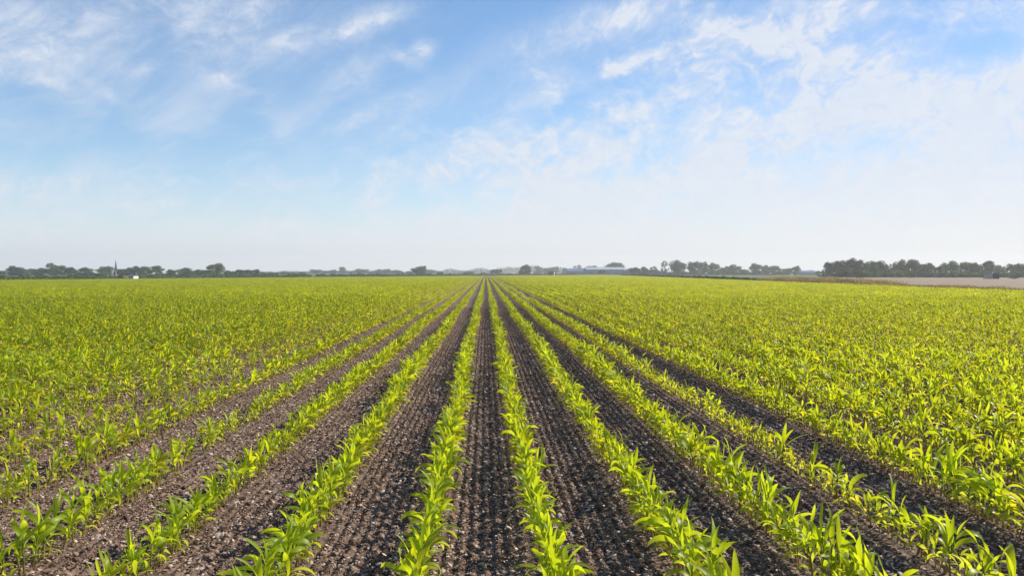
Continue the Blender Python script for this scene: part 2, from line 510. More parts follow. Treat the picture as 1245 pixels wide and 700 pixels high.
ORD = ['first', 'second', 'third', 'fourth', 'fifth', 'sixth', 'seventh', 'eighth', 'ninth', 'tenth', 'eleventh', 'twelfth', 'thirteenth',
       'fourteenth', 'fifteenth', 'sixteenth', 'seventeenth', 'eighteenth', 'nineteenth', 'twentieth', 'twenty-first', 'twenty-second', 'twenty-third',
       'twenty-fourth', 'twenty-fifth', 'twenty-sixth', 'twenty-seventh', 'twenty-eighth', 'twenty-ninth', 'thirtieth', 'thirty-first', 'thirty-second',
       'thirty-third', 'thirty-fourth', 'thirty-fifth', 'thirty-sixth', 'thirty-seventh', 'thirty-eighth', 'thirty-ninth', 'fortieth', 'forty-first', 'forty-second', 'forty-third', 'forty-fourth', 'forty-fifth']
RN = ['first', 'second', 'third', 'fourth', 'fifth', 'sixth', 'seventh', 'eighth', 'ninth', 'tenth']
by_row = {}
for p in solo:
    k = int(np.argmin(np.abs(ROWA - p[0])))
    by_row.setdefault(k, []).append(p)
c0 = int(np.searchsorted(ROWA, 0.0))
for k in sorted(by_row):
    side = 'right' if k >= c0 else 'left'
    rname = RN[k - c0] if k >= c0 else RN[c0 - 1 - k]
    for n, p in enumerate(sorted(by_row[k], key=lambda q: q[1])):
        x, y, rz, s, vi = p
        sp = SPECS[vi]
        weak = vi >= NSTRONG
        look = ('small yellowish' if s < .80 else 'thin yellowish') if weak else ('tall broad-leaved' if s > .93 else 'bushy green' if len(sp[0]) > 6 else 'short green' if s < .70 else 'bright green')
        o = empty('maize_plant', (x, y, float(ground_z(x, y))), rz)
        o.scale = (s, s, s)
        o.rotation_euler = (rng.gauss(0, .12), .05 + rng.gauss(0, .12), rz)
        tag(o, '%s maize plant, %s from the near end of the %s row %s of centre' % (look, ORD[n], rname, side), 'maize plant',
            'young maize plants nearest the camera')
        sm, lm = proto[vi]
        c = bpy.data.objects.new('stem', sm); c.parent = o; COL.objects.link(c)
        for me in lm:
            c = bpy.data.objects.new('leaf', me); c.parent = o; COL.objects.link(c)

# ---- scattering of the uncountable
def scatter(name, coll, pts, label, cat):
    """pts: rows of x, y, z, tilt x, tilt y, rz, scale, source index"""
    a = np.array(pts, float)
    me = bpy.data.meshes.new(name)
    me.vertices.add(len(a)); me.vertices.foreach_set('co', a[:, :3].astype(np.float32).ravel())
    q = me.attributes.new('rot', 'FLOAT_VECTOR', 'POINT'); q.data.foreach_set('vector', a[:, 3:6].astype(np.float32).ravel())
    q = me.attributes.new('scl', 'FLOAT', 'POINT'); q.data.foreach_set('value', a[:, 6].astype(np.float32))
    q = me.attributes.new('idx', 'INT', 'POINT'); q.data.foreach_set('value', a[:, 7].astype(np.int32))
    o = bpy.data.objects.new(name, me); COL.objects.link(o)
    g = bpy.data.node_groups.new(name, 'GeometryNodeTree')
    g.interface.new_socket('Geometry', in_out='INPUT', socket_type='NodeSocketGeometry')
    g.interface.new_socket('Geometry', in_out='OUTPUT', socket_type='NodeSocketGeometry')
    N, L = g.nodes, g.links
    gi, go = N.new('NodeGroupInput'), N.new('NodeGroupOutput')
    iop = N.new('GeometryNodeInstanceOnPoints'); ci = N.new('GeometryNodeCollectionInfo')
    ci.inputs['Collection'].default_value = coll
    ci.inputs['Separate Children'].default_value = True; ci.inputs['Reset Children'].default_value = True
    def na(nm, ty):
        n = N.new('GeometryNodeInputNamedAttribute'); n.data_type = ty; n.inputs['Name'].default_value = nm
        return n.outputs['Attribute']
    er = N.new('FunctionNodeEulerToRotation'); L.new(na('rot', 'FLOAT_VECTOR'), er.inputs[0])
    L.new(gi.outputs[0], iop.inputs['Points']); L.new(ci.outputs[0], iop.inputs['Instance'])
    iop.inputs['Pick Instance'].default_value = True
    L.new(na('idx', 'INT'), iop.inputs['Instance Index']); L.new(er.outputs[0], iop.inputs['Rotation'])
    L.new(na('scl', 'FLOAT'), iop.inputs['Scale']); L.new(iop.outputs[0], go.inputs[0])
    md = o.modifiers.new('scatter', 'NODES'); md.node_group = g
    tag(o, label, cat, kind='stuff')
    return o

pts = []
ra = np.array([(p[0], p[1]) for p in rest]); rz_ = ground_z(ra[:, 0], ra[:, 1])
for (x, y, rz, s, vi), z in zip(rest, rz_):
    pts.append((x, y, float(z), rng.gauss(0, .13), .05 + rng.gauss(0, .13), rz, s, vi if y < 15 else NV + vi))
for x, y, rz, s, vi in segs:
    pts.append((x, y, 0.0, 0, 0, rz, s, vi))
scatter('maize_crop', crop_src, pts, 'green rows of young maize running back to the horizon', 'maize crop')
NPTS = len(pts)

# ---- clods and flint chips on the near soil
ICO_V = []
_t = (1 + 5 ** .5) / 2
for a_, b_ in ((-1, _t), (1, _t), (-1, -_t), (1, -_t)): ICO_V.append((a_, b_, 0))
for a_, b_ in ((-1, _t), (1, _t), (-1, -_t), (1, -_t)): ICO_V.append((0, a_, b_))
for a_, b_ in ((_t, -1), (_t, 1), (-_t, -1), (-_t, 1)): ICO_V.append((a_, 0, b_))
ICO_V = [tuple(c / 1.902 for c in v) for v in ICO_V]
ICO_F = [(0,11,5),(0,5,1),(0,1,7),(0,7,10),(0,10,11),(1,5,9),(5,11,4),(11,10,2),(10,7,6),(7,1,8),(3,9,4),(3,4,2),(3,2,6),(3,6,8),(3,8,9),(4,9,5),(2,4,11),(6,2,10),(8,6,7),(9,8,1)]
def lump(b, x, y, z, r, rr, tone, flat=0.6):
    a = rr.random() * 6.28; ca, sa = math.cos(a), math.sin(a)
    sx, sy, sz = r * rr.uniform(.75, 1.4), r * rr.uniform(.7, 1.1), r * flat * rr.uniform(.7, 1.25)
    tl = rr.gauss(0, .35)
    v = []
    for vx, vy, vz in ICO_V:
        k = rr.uniform(.72, 1.2)
        px, py, pz = vx*sx*k, vy*sy*k, vz*sz*k
        pz += px * tl
        v.append((x + px*ca - py*sa, y + px*sa + py*ca, z + pz))
    b.add(v, ICO_F, 0, tone)
PX, PY = 0.80, 1.0
def patch(kind, seed, n):
    rr = random.Random(seed); b = MB()
    for i in range(n):
        x, y = rr.uniform(-PX/2, PX/2), rr.uniform(-PY/2, PY/2)
        z = 0.013 * math.cos(2*math.pi*x/FUR)
        if kind == 'clod':
            r = min(0.024, 0.0042 * math.exp(abs(rr.gauss(0, .58))))
            lump(b, x, y, z + r*.35, r, rr, rr.random() ** 1.2, .62)
        else:
            r = min(0.030, 0.0048 * math.exp(abs(rr.gauss(0, .58))))
            lump(b, x, y, z + r*.3, r, rr, rr.random(), .36)
    return b
clod_src = bpy.data.collections.new('clod_sources'); flint_src = bpy.data.collections.new('flint_sources')
for i in range(6): src(clod_src, i, patch('clod', 40 + i, 3800).mesh('clod_source', M['clod']))
for i in range(6): src(flint_src, i, patch('flint', 80 + i, 700).mesh('flint_source', M['flint']))
cp, fp = [], []
ix = -60
for ix in range(-50, 51):
    for iy in range(3, 38):
        x, y = ix * PX, iy * PY + .3
        if abs(x) > 0.80 * y + 1.5: continue
        if y > 20 and rng.random() < (y - 20) / 24: pass
        zz = float(np.mean(ground_z(np.full(5, x) + np.linspace(-.3, .3, 5), np.full(5, y)))) * 0
        fl = math.pi if rng.random() < .5 else 0.0
        cp.append((x, y, zz, 0, 0, fl, 1, rng.randrange(6)))
        fl = math.pi if rng.random() < .5 else 0.0
        fp.append((x, y, zz + .002, 0, 0, fl, 1, rng.randrange(6)))
scatter('soil_clods', clod_src, cp, 'small brown clods of dry soil between the maize rows', 'soil clods')
scatter('flint_chips', flint_src, fp, 'pale flint chips strewn over the dark soil', 'stones')

# ------------------------------------------------------------------ trees
def rand_unit(r):
    z = r.uniform(-1, 1); a = r.random() * 6.283; q = math.sqrt(1 - z*z)
    return q*math.cos(a), q*math.sin(a), z
def leaf_quad(b, x, y, z, nx, ny, nz, s, r, tone):
    # a leaf clump: a bent quad facing roughly along the normal
    ax, ay, az = rand_unit(r)
    ux, uy, uz = ny*az-nz*ay, nz*ax-nx*az, nx*ay-ny*ax
    l = math.sqrt(ux*ux+uy*uy+uz*uz) or 1; ux, uy, uz = ux/l, uy/l, uz/l
    vx, vy, vz = ny*uz-nz*uy, nz*ux-nx*uz, nx*uy-ny*ux
    s2 = s * r.uniform(.6, 1.1)
    b.add([(x-ux*s, y-uy*s, z-uz*s), (x-vx*s2+nx*s*.4, y-vy*s2+ny*s*.4, z-vz*s2+nz*s*.4),
           (x+ux*s, y+uy*s, z+uz*s), (x+vx*s2, y+vy*s2, z+vz*s2)], [(0,1,2,3)], 0, tone)

def crown_mesh(kind, seed):
    """crown in a unit box: width 1 (x, y), z from 0 to 1"""
    r = random.Random(seed); b = MB()
    lobes = []
    if kind == 'round':
        for i in range(30):
            u = rand_unit(r); q = r.uniform(.5, 1)
            lobes.append((.36*u[0]*q, .36*u[1]*q, .46+.40*u[2]*q if u[2] > 0 else .42+.40*u[2]*q, r.uniform(.11, .19)))
    elif kind == 'spreading':
        for i in range(24):
            a = r.random()*6.283; q = math.sqrt(r.random()) * .42
            lobes.append((q*math.cos(a), q*math.sin(a), .88 - .9*q*q*1.4 - r.random()*.25, r.uniform(.09, .15)))
        for i in range(18):
            a = r.random()*6.283; q = r.random() * .38
            lobes.append((q*math.cos(a), q*math.sin(a), r.uniform(.08, .6), r.uniform(.11, .17)))
    elif kind == 'oval':
        for i in range(26):
            t = r.random(); a = r.random()*6.283; q = .38*math.sin(math.pi*(.2+.72*t))**.8 * math.sqrt(r.random())
            lobes.append((q*math.cos(a), q*math.sin(a), .08+.80*t, r.uniform(.10, .17)))
    elif kind == 'sparse':
        for i in range(24):
            t = r.random(); a = r.random()*6.283; q = .40*math.sqrt(r.random())*(1-.35*t)
            lobes.append((q*math.cos(a), q*math.sin(a), .1+.82*t, r.uniform(.06, .13)))
    else:  # bush: foliage from the ground up
        for i in range(20):
            a = r.random()*6.283; q = math.sqrt(r.random())*.40
            lobes.append((q*math.cos(a), q*math.sin(a), (.84-1.6*q*q)*r.random()**.5, r.uniform(.10, .17)))
    for (x, y, z, q) in lobes:
        lt = r.random() * .5
        n = int(5200 * q * q * (1.0 if kind != 'sparse' else .8)) + 14
        for i in range(n):
            u = rand_unit(r)
            k = q * r.random() ** .25 * r.uniform(.85, 1.15)
            zz = z + u[2]*k*.9
            if zz < 0.01 or zz > 1.0: continue
            w = rand_unit(r)
            nn = (u[0]+w[0]*.7, u[1]+w[1]*.7, u[2]+w[2]*.7+.15); l = math.sqrt(sum(c*c for c in nn)) or 1
            leaf_quad(b, x+u[0]*k, y+u[1]*k, zz, nn[0]/l, nn[1]/l, nn[2]/l, r.uniform(.018, .034), r, min(1, max(0, lt + r.gauss(0, .2))))
    return b

def trunk_mesh(seed, kind):
    r = random.Random(seed); b = MB()
    tw = .028
    pts = [(0, 0, -.02), (0, 0, .03), (r.gauss(0, .008), r.gauss(0, .008), .25), (r.gauss(0, .015), r.gauss(0, .015), .5), (r.gauss(0, .02), r.gauss(0, .02), .78)]
    b.tube(pts, [tw*1.5, tw, tw*.8, tw*.5, tw*.12], 8)
    for i in range(7):
        a = i * 2.4 + r.random(); z0 = r.uniform(.22, .5); q = r.uniform(.18, .32)
        b.tube([(0, 0, z0), (q*.5*math.cos(a), q*.5*math.sin(a), z0+.10), (q*math.cos(a), q*math.sin(a), z0+r.uniform(.2, .32))], [tw*.45, tw*.3, tw*.08], 5)
    return b

KINDS = ('round', 'spreading', 'oval', 'sparse', 'bush')
CROWNS, TRUNKS = {}, {}
for kd in KINDS:
    for tone in ('tree', 'tree_pale', 'tree_dark'):
        for q in range(4 if kd == 'round' else 3):
            CROWNS[kd, tone, q] = None
NQ = {kd: (4 if kd == 'round' else 3) for kd in KINDS}
_geo = {(kd, q): crown_mesh(kd, 500 + 17*i + q) for i, kd in enumerate(KINDS) for q in range(NQ[kd])}
TRUNK = [trunk_mesh(60 + i, None).mesh('trunk', M['bark'], True) for i in range(3)]
tcount = 0
def tree(px, wpx, top, dist, kind, tone, label, group, name=None):
    global tcount
    x = at(px, dist); h = height_at(x, dist, top); w = wpx * depth(x, dist) / FPX * 1.22
    q = tcount % NQ[kind]; tcount += 1
    key = (kind, tone, q)
    if CROWNS[key] is None: CROWNS[key] = _geo[kind, q].mesh('crown', M[tone])
    bush = kind == 'bush'
    t = empty(name or ('bush' if bush else 'tree'), (x, dist, 0.0), rng.random()*6.283)
    tag(t, label, 'bush' if bush else 'tree', group)
    c = bpy.data.objects.new('foliage' if bush else 'crown', CROWNS[key]); c.parent = t; COL.objects.link(c)
    c.scale = (w, w, h)
    c = bpy.data.objects.new('stem' if bush else 'trunk', TRUNK[tcount % 3]); c.parent = t; COL.objects.link(c)
    c.scale = (max(w*.6, h*.5), max(w*.6, h*.5), h * (.5 if bush else .95))
    return t

GL, GC, GR, GX = 'trees along the left horizon', 'trees along the middle horizon', 'trees beyond the green meadow', 'trees behind the bare field'
T, P, D = 'tree', 'tree_pale', 'tree_dark'
LT = [
 (1, 15, 327.5, 'round', D, 'low dark tree cut by the left edge of the photo'),
 (17, 20, 322.3, 'round', D, 'dark domed tree, second from the left edge'),
 (29, 17, 325, 'round', T, 'green domed tree joined to the right of the dark dome'),
 (43, 18, 325.5, 'round', T, 'low green tree between the domed pair and the tall pale crown'),
 (55, 17, 324, 'round', D, 'dark round tree left of the tall pale crown'),
 (63, 14, 318.2, 'oval', P, 'tallest pale narrow crown on the far left horizon'),
 (67, 15, 323.5, 'round', T, 'green tree below and right of the tall pale crown'),
 (76, 16, 321.2, 'round', P, 'light green sunlit tree right of the tall pale crown'),
 (87, 13, 322.8, 'round', T, 'mid green tree ending the left clump before a dip'),
 (103, 20, 324.3, 'round', P, 'rounded grey-green tree alone between two dips'),
 (116, 13, 331, 'round', T, 'very low tree filling the dip left of the church trees'),
 (128, 20, 322.3, 'round', P, 'pale grey-green tree immediately left of the church spire'),
 (150, 15, 325.8, 'round', D, 'dark low tree immediately right of the church spire'),
 (157, 12, 324.6, 'round', D, 'dark tree directly above the white cottage'),
 (166, 17, 322, 'round', D, 'dark blue-green dome right of the white cottage'),
 (176, 15, 322.4, 'round', T, 'sunlit green tree joined to the blue-green dome'),
 (190, 19, 322.8, 'oval', T, 'green tree sloping down to the right towards a dip'),
 (208, 14, 326.8, 'round', D, 'small dark tree standing low in the dip'),
 (224, 17, 324.2, 'round', D, 'dark blunt-topped tree between two low trees'),
 (235, 11, 328, 'round', P, 'low pale tree right of the dark blunt-topped one'),
 (246, 19, 326.3, 'round', T, 'wide low tree at the left foot of the tall peaked one'),
 (263, 25, 318.8, 'round', P, 'tallest peaked tree right of the church, grey-green and broad'),
 (279, 14, 328, 'round', T, 'low tree at the right foot of the tall peaked one'),
 (290, 13, 326.8, 'round', D, 'leftmost tree of the dark level-topped copse'),
 (300, 13, 326.5, 'round', D, 'middle tree of the dark level-topped copse'),
 (311, 13, 326.6, 'round', D, 'rightmost tree of the dark level-topped copse'),
 (321, 10, 330, 'round', P, 'low pale tree just right of the level-topped copse'),
]
for px, w, top, kd, tn, lb in LT: tree(px, w, top, 430 + rng.uniform(-25, 25), kd, tn, lb, GL)
CT = [
 (334, 13, 330.3, 640, 'round', T, 'low green tree starting the faint middle horizon'),
 (347, 12, 330, 640, 'round', D, 'low brownish-dark tree on the faint left-middle horizon'),
 (357, 10, 330.6, 660, 'round', P, 'very low pale tree in the faint left-middle horizon'),
 (367, 9, 329.8, 650, 'round', T, 'small green tree left of the first hazy blue dome'),
 (384, 18, 326.8, 900, 'round', T, 'first hazy blue dome right of the low green trees'),
 (397, 10, 328.2, 950, 'round', T, 'small hazy tree right of the first blue dome'),
 (405, 13, 327.3, 950, 'round', T, 'hazy tree left of the pointed hazy crown'),
 (416, 12, 324.3, 950, 'oval', T, 'pointed hazy crown, tallest of the faint left-middle trees'),
 (426, 11, 328.5, 950, 'round', P, 'low hazy tree right of the pointed crown'),
 (440, 18, 325.8, 920, 'round', T, 'broad hazy dome midway along the faint horizon'),
 (452, 11, 329, 950, 'round', D, 'low dark hazy tree right of the broad hazy dome'),
 (460, 12, 326.4, 930, 'round', P, 'left of a pair of pale hazy domes'),
 (470, 12, 326.2, 930, 'round', P, 'right of a pair of pale hazy domes'),
 (483, 15, 327.3, 930, 'round', T, 'hazy tree before the gap left of the dark round tree'),
 (498, 9, 329, 620, 'bush', D, 'dark bush at the left foot of the big dark tree'),
 (509, 17, 323.2, 560, 'round', D, 'big dark rounded tree left of where the rows meet'),
 (514, 10, 321.6, 590, 'round', D, 'dark crown rising behind the big dark tree left of the rows'),
 (524, 13, 327, 900, 'round', P, 'pale hazy tree right of the big dark tree'),
 (535, 8, 329.4, 600, 'bush', D, 'small dark bush alone on the skyline, first of three'),
 (569, 12, 329.2, 600, 'bush', D, 'wide low dark bush left of the row ends'),
 (587, 7, 330.4, 600, 'bush', D, 'tiny dark bush exactly where the rows meet'),
 (603, 14, 325.3, 570, 'bush', D, 'dark rounded tree-like bush just right of where the rows meet'),
 (639, 16, 320.8, 570, 'round', D, 'dark conical tree left of the brown hut'),
 (654, 12, 322, 900, 'oval', P, 'pale hazy tree between the conical tree and the hut'),
 (665, 11, 325, 950, 'round', T, 'low hazy tree behind the brown hut'),
 (674, 13, 323, 950, 'round', P, 'faint pale tree behind and right of the brown hut'),
 (688, 13, 325, 950, 'round', T, 'faint tree left of the long blue shed'),
 (703, 15, 321, 980, 'oval', P, 'faint pointed tree above the left end of the blue shed'),
 (719, 18, 321.8, 760, 'round', D, 'low dark tree behind the roof of the blue shed'),
 (746, 26, 316.6, 740, 'round', D, 'big dark dome rising behind the blue shed'),
 (732, 9, 326.2, 560, 'bush', T, 'green bush standing in front of the blue shed'),
]
for px, w, top, d_, kd, tn, lb in CT: tree(px, w, top, d_, kd, tn, lb, GC)
RT = [
 (772, 13, 323.8, 'round', D, 'dark low tree at the right end of the blue shed'),
 (783, 12, 323.2, 'oval', D, 'second dark low tree right of the blue shed'),
 (795, 13, 322.8, 'oval', D, 'third dark low tree right of the blue shed'),
 (808, 11, 315.6, 'sparse', T, 'thin open tree sticking up left of two big domes'),
 (825, 23, 314.2, 'round', D, 'left of the two big dark domes beyond the meadow'),
 (843, 17, 316, 'round', D, 'left half of the right-hand big dark dome'),
 (854, 17, 315.8, 'round', D, 'right half of the right-hand big dark dome'),
 (868, 17, 318.3, 'round', T, 'green tree stepping down right of the big domes'),
 (882, 13, 322.5, 'round', T, 'low green tree left of the leaning arched tree'),
 (893, 14, 319.8, 'spreading', P, 'pale arched tree leaning over a gap in the skyline'),
 (904, 13, 326, 'round', D, 'very low dark tree in the gap right of the arched tree'),
 (919, 18, 319, 'round', D, 'dark dome right of the gap beyond the meadow'),
 (932, 12, 321, 'round', T, 'tree joined to the right of the dark dome'),
 (943, 15, 321.6, 'round', P, 'yellowish-green lit tree in the far meadow hedge'),
 (957, 13, 324.6, 'round', T, 'low green tree right of the yellowish-green one'),
 (968, 12, 322.2, 'round', D, 'dark tree ending the meadow trees beside the low barn'),
]
for px, w, top, kd, tn, lb in RT: tree(px, w, top, 560 + rng.uniform(-20, 20), kd, tn, lb, GR)
XT = [
 (997, 10, 327.5, 'bush', T, 'low bush between the low blue-roofed barn and the tall wood'),
 (1009, 15, 316.5, 'round', D, 'dark tree at the left end of the tall wood behind the bare field'),
 (1022, 22, 313.4, 'round', D, 'tall dark tree on the left side of the tall wood'),
 (1035, 22, 312.4, 'round', D, 'tallest dark tree in the middle of the tall wood'),
 (1048, 17, 313.6, 'round', D, 'tall dark tree on the right side of the tall wood'),
 (1065, 25, 314.8, 'round', T, 'broad grey-green dome right of the tall dark wood'),
 (1074, 13, 319, 'round', D, 'low dark tree between the broad dome and the narrow one'),
 (1086, 12, 317.6, 'oval', P, 'narrow pale green tree left of the twin-topped dome'),
 (1097, 18, 313.2, 'round', T, 'left top of the twin-topped dome'),
 (1108, 18, 313, 'round', D, 'right top of the twin-topped dome'),
 (1125, 20, 317, 'round', T, 'wide domed tree just after the twin-topped dome'),
 (1141, 13, 322.3, 'round', D, 'low dark tree in the dip right of the wide domed tree'),
 (1155, 19, 315, 'round', T, 'pointed dome between a dip and the wide flat dome'),
 (1172, 18, 316.5, 'round', P, 'left half of the wide flat pale dome'),
 (1185, 18, 316.3, 'round', T, 'right half of the wide flat dome'),
 (1201, 17, 314.6, 'spreading', D, 'umbrella-topped tree above the field shed'),
 (1216, 15, 320.6, 'round', T, 'lower tree falling away right of the umbrella-topped tree'),
 (1232, 17, 319, 'round', T, 'tree right of the last dip, near the right edge'),
 (1243, 16, 317.8, 'round', D, 'dark tree cut by the right edge of the photo'),
]
for px, w, top, kd, tn, lb in XT: tree(px, w, top, 330 + rng.uniform(-14, 14), kd, tn, lb, GX)
SB = [
 (1060, 20, 328, T, 'green shrub under the broad grey-green dome'), (1092, 14, 327, P, 'bright green shrub under the narrow pale tree'),
 (1106, 18, 330, D, 'grey shrub under the twin-topped dome'), (1126, 20, 329.5, D, 'dark shrub under the wide domed tree'),
 (1145, 18, 329, D, 'brownish dark shrub in the dip'), (1160, 15, 327.5, T, 'green shrub under the pointed dome'),
 (1175, 18, 329, D, 'dark bluish shrub under the wide flat dome'), (1191, 14, 328.5, P, 'pale green shrub left of the field shed'),
 (1224, 16, 330, T, 'green shrub just right of the field shed'), (1241, 14, 329, T, 'shrub under the last tree at the right edge'),
 (1023, 24, 327, D, 'dark shrub at the foot of the tall wood, left part'), (1046, 20, 327, D, 'dark shrub at the foot of the tall wood, right part')]
for px, w, top, tn, lb in SB: tree(px, w, top, 262 + rng.uniform(-8, 8), 'bush', tn, lb, 'shrubs along the back of the bare field')
tree(1233, 12, 336.6, 205, 'bush', D, 'small dark round bush out on the bare field, right of the shed', 'shrubs along the back of the bare field')

# leafy strips: hedges, and woods too far off to count
def leafy(name, pts, mat, clump, per_m, label, cat, kind=None, group=None, seed=1):
    """pts: (x, y, height, half-width) along a line"""
    r = random.Random(seed); b = MB()
    for (x0, y0, h0, w0), (x1, y1, h1, w1) in zip(pts, pts[1:]):
        L = math.hypot(x1-x0, y1-y0); n = int(L * per_m)
        dx, dy = (x1-x0)/L, (y1-y0)/L
        for i in range(n):
            t = r.random(); h = h0+(h1-h0)*t; w = w0+(w1-w0)*t
            s_ = t * L
            hh = h * (.72 + .28*math.sin(s_*1.1/h + seed) * math.sin(s_*.43/h + 2*seed) + .12*r.random())
            a = r.random() * math.pi; q = r.random() ** .3
            off, z = w*math.cos(a)*q, hh*math.sin(a)*q + .01
            nrm = (-dy*math.cos(a)+r.gauss(0,.5), dx*math.cos(a)+r.gauss(0,.5), math.sin(a)+r.gauss(0,.5))
            l = math.sqrt(sum(c*c for c in nrm)) or 1
            leaf_quad(b, x0+dx*s_-dy*off, y0+dy*s_+dx*off, z, nrm[0]/l, nrm[1]/l, nrm[2]/l, clump*r.uniform(.6, 1.3), r, r.random()*.6)
    o = b.build(name, mat); tag(o, label, cat, group, kind); return o

def hl(lst):
    return [(at(px, d), d, height_at(at(px, d), d, top), w) for px, d, top, w in lst]
leafy('hedge', hl([(-15, 182, 334, 1.6), (12, 190, 334.8, 1.5), (30, 195, 333.6, 1.6), (70, 205, 334.5, 1.5), (104, 215, 333.2, 1.6), (134, 225, 334, 1.4)]), M['tree'], .22, 90,
      'low green hedge under the trees at the far left field edge', 'hedge', seed=3)
leafy('hedge', hl([(134, 226, 334, 1.3), (150, 230, 333, 1.4)]), M['tree'], .22, 80, 'short hedge between the church spire and the white cottage', 'hedge', seed=4)
leafy('hedge', hl([(165, 236, 333, 1.4), (205, 250, 332.2, 1.5), (260, 265, 332.5, 1.5), (330, 290, 332, 1.6), (378, 300, 332.2, 1.5)]), M['tree'], .25, 60,
      'low green hedge running right from the white cottage along the field edge', 'hedge', seed=5)
leafy('hedge', hl([(385, 330, 332.4, 1.5), (470, 370, 332.2, 1.5), (560, 440, 332.3, 1.6), (640, 520, 332.2, 1.6), (700, 560, 332.0, 1.6)]), M['tree_dark'], .28, 40,
      'thin dark hedge line closing the field where the rows meet', 'hedge', seed=6)
leafy('hedge', [(right_edge(y)+1.2, y, h, .9) for y, h in ((148, .75), (175, .95), (210, 1.0), (260, .95), (330, .9), (430, .8))], M['tree_dark'], .14, 110,
      'dark clipped hedge between the maize and the green meadow', 'hedge', seed=7)
leafy('hedge', hl([(775, 545, 328, 1.6), (860, 540, 327, 1.8), (960, 535, 328.5, 1.6)]), M['tree'], .35, 60, 'hedge at the foot of the trees beyond the meadow', 'hedge', seed=8)
leafy('hedge', hl([(1000, 285, 331, 1.6), (1110, 280, 331.5, 1.6), (1200, 272, 331.5, 1.6), (1262, 268, 331, 1.6)]), M['tree_dark'], .25, 90, 'dark hedge at the back of the bare field', 'hedge', seed=9)
def wood(lst, label, seed):
    leafy('distant_wood', hl(lst), M['tree'], .8, 26, label, 'wood', 'stuff', seed=seed)
wood([(318, 1350, 329.5, 6), (360, 1350, 328.8, 6), (400, 1350, 328.5, 6), (500, 1350, 328.6, 6)], 'hazy blue wood behind the left-middle trees', 12)
wood([(515, 1300, 327.5, 6), (540, 1300, 327, 7), (575, 1300, 325.8, 7), (604, 1300, 325.6, 7)], 'hazy blue wood behind where the rows meet', 13)
wood([(604, 1250, 324.2, 7), (615, 1250, 322.4, 7), (650, 1250, 322.2, 7), (690, 1250, 324.5, 6)], 'hazy blue wood behind the conical tree and hut', 14)
wood([(690, 1350, 326, 6), (780, 1350, 325.5, 6)], 'faint wood behind the blue shed', 15)

# rough grass bank and verge along the right side of the maize
def bank():
    b = MB(); n = 60; prof = ((0, 0), (.6, .25), (1.4, .55), (2.4, .62), (3.6, .4), (5.0, 0.02))
    v, f = [], []
    for i in range(n + 1):
        t = i / n; y = 97 + 48 * t
        k = math.sin(math.pi * min(1, max(0, t))) ** .5 * (.8 + .35 * math.sin(i * .9) * math.sin(i * .37 + 1))
        for dx, z in prof: v.append((right_edge(y) + 1.2 + dx, y, z * k + .046))
    m = len(prof)
    for i in range(n):
        for j in range(m - 1): f.append((i*m+j, i*m+j+1, (i+1)*m+j+1, (i+1)*m+j))
    b.add(v, f); o = b.build('grass_bank', M['bank'], smooth=True); tag(o, kind='structure')
bank()
def rough_grass(name, y0, y1, w, n, hmin, hmax, tone, label, seed, hump):
    r = random.Random(seed); b = MB()
    for i in range(n):
        y = r.uniform(y0, y1); u = r.random(); x = right_edge(y) + .7 + u * w
        z = .04 + hump * math.sin(math.pi * min(1, u * 1.1)) * math.sin(math.pi * (y - y0) / (y1 - y0)) ** .5
        cl = float(vnoise(np.array(x * .8), np.array(y * .35), 70))
        h = r.uniform(hmin, hmax) * (.45 + 1.1 * cl); a = r.random() * 6.28; wd = r.uniform(.02, .05); lx, ly = r.gauss(.1, .25) * h, r.gauss(0, .25) * h
        tn = min(1, max(0, tone + (cl - .5) * 1.2 + r.gauss(0, .2)))
        ca, sa = math.cos(a) * wd, math.sin(a) * wd
        b.add([(x - ca, y - sa, z - .05), (x + ca, y + sa, z - .05), (x + lx + ca*.6, y + ly + sa*.6, z + h*.7), (x + lx*1.6 - ca*.1, y + ly*1.6, z + h)], [(0, 1, 2, 3)], 0, tn)
    o = b.build(name, M['scrub']); tag(o, label, 'rough grass', kind='stuff')
rough_grass('rough_grass', 95, 150, 5.5, 20000, .2, .65, .62, 'rough yellow-brown grass and scrub on the bank beside the maize', 31, .5)
rough_grass('field_verge_weeds', 44, 98, 2.2, 8000, .1, .42, .6, 'brown weedy verge between the maize and the bare field', 32, .05)

# ------------------------------------------------------------------ buildings
def part(parent, name, mat, fn, **kw):
    b = MB(); fn(b); return b.build(name, mat, parent, **kw)

# church: tower, spire with cross, nave with roof
d_ = 560; x_ = at(141, d_); zt = height_at(x_, d_, 315.6); sw = 3.1 * depth(x_, d_) / FPX / 2
ch = empty('church', (x_, d_, 0)); tag(ch, 'grey church with a slim pointed spire rising above the trees', 'church')
zs = height_at(x_, d_, 327.0)
tw = part(ch, 'tower', M['stone'], lambda b: b.box(-sw, sw, -sw, sw, 0, zs))
part(tw, 'belfry_window', M['opening'], lambda b: b.box(-.28, .28, -sw-.03, -sw+.1, zs-1.3, zs-.35))
def _sp(b):
    n = 8; q = sw * 1.02
    v = [(q*math.cos(2*math.pi*(k+.5)/n), q*math.sin(2*math.pi*(k+.5)/n), zs+.003) for k in range(n)] + [(0, 0, zt)]
    b.add(v, [(k, (k+1) % n, n) for k in range(n)])
sp = part(ch, 'spire', M['slate'], _sp)
def _cr(b): b.box(-.05, .05, -.05, .05, zt-.15, zt+.75); b.box(-.24, .24, -.045, .045, zt+.36, zt+.46)
part(sp, 'cross', M['slate'], _cr)
part(ch, 'nave', M['stone'], lambda b: b.box(sw+.003, sw+9, -2.2, 2.2, 0, 2.6))
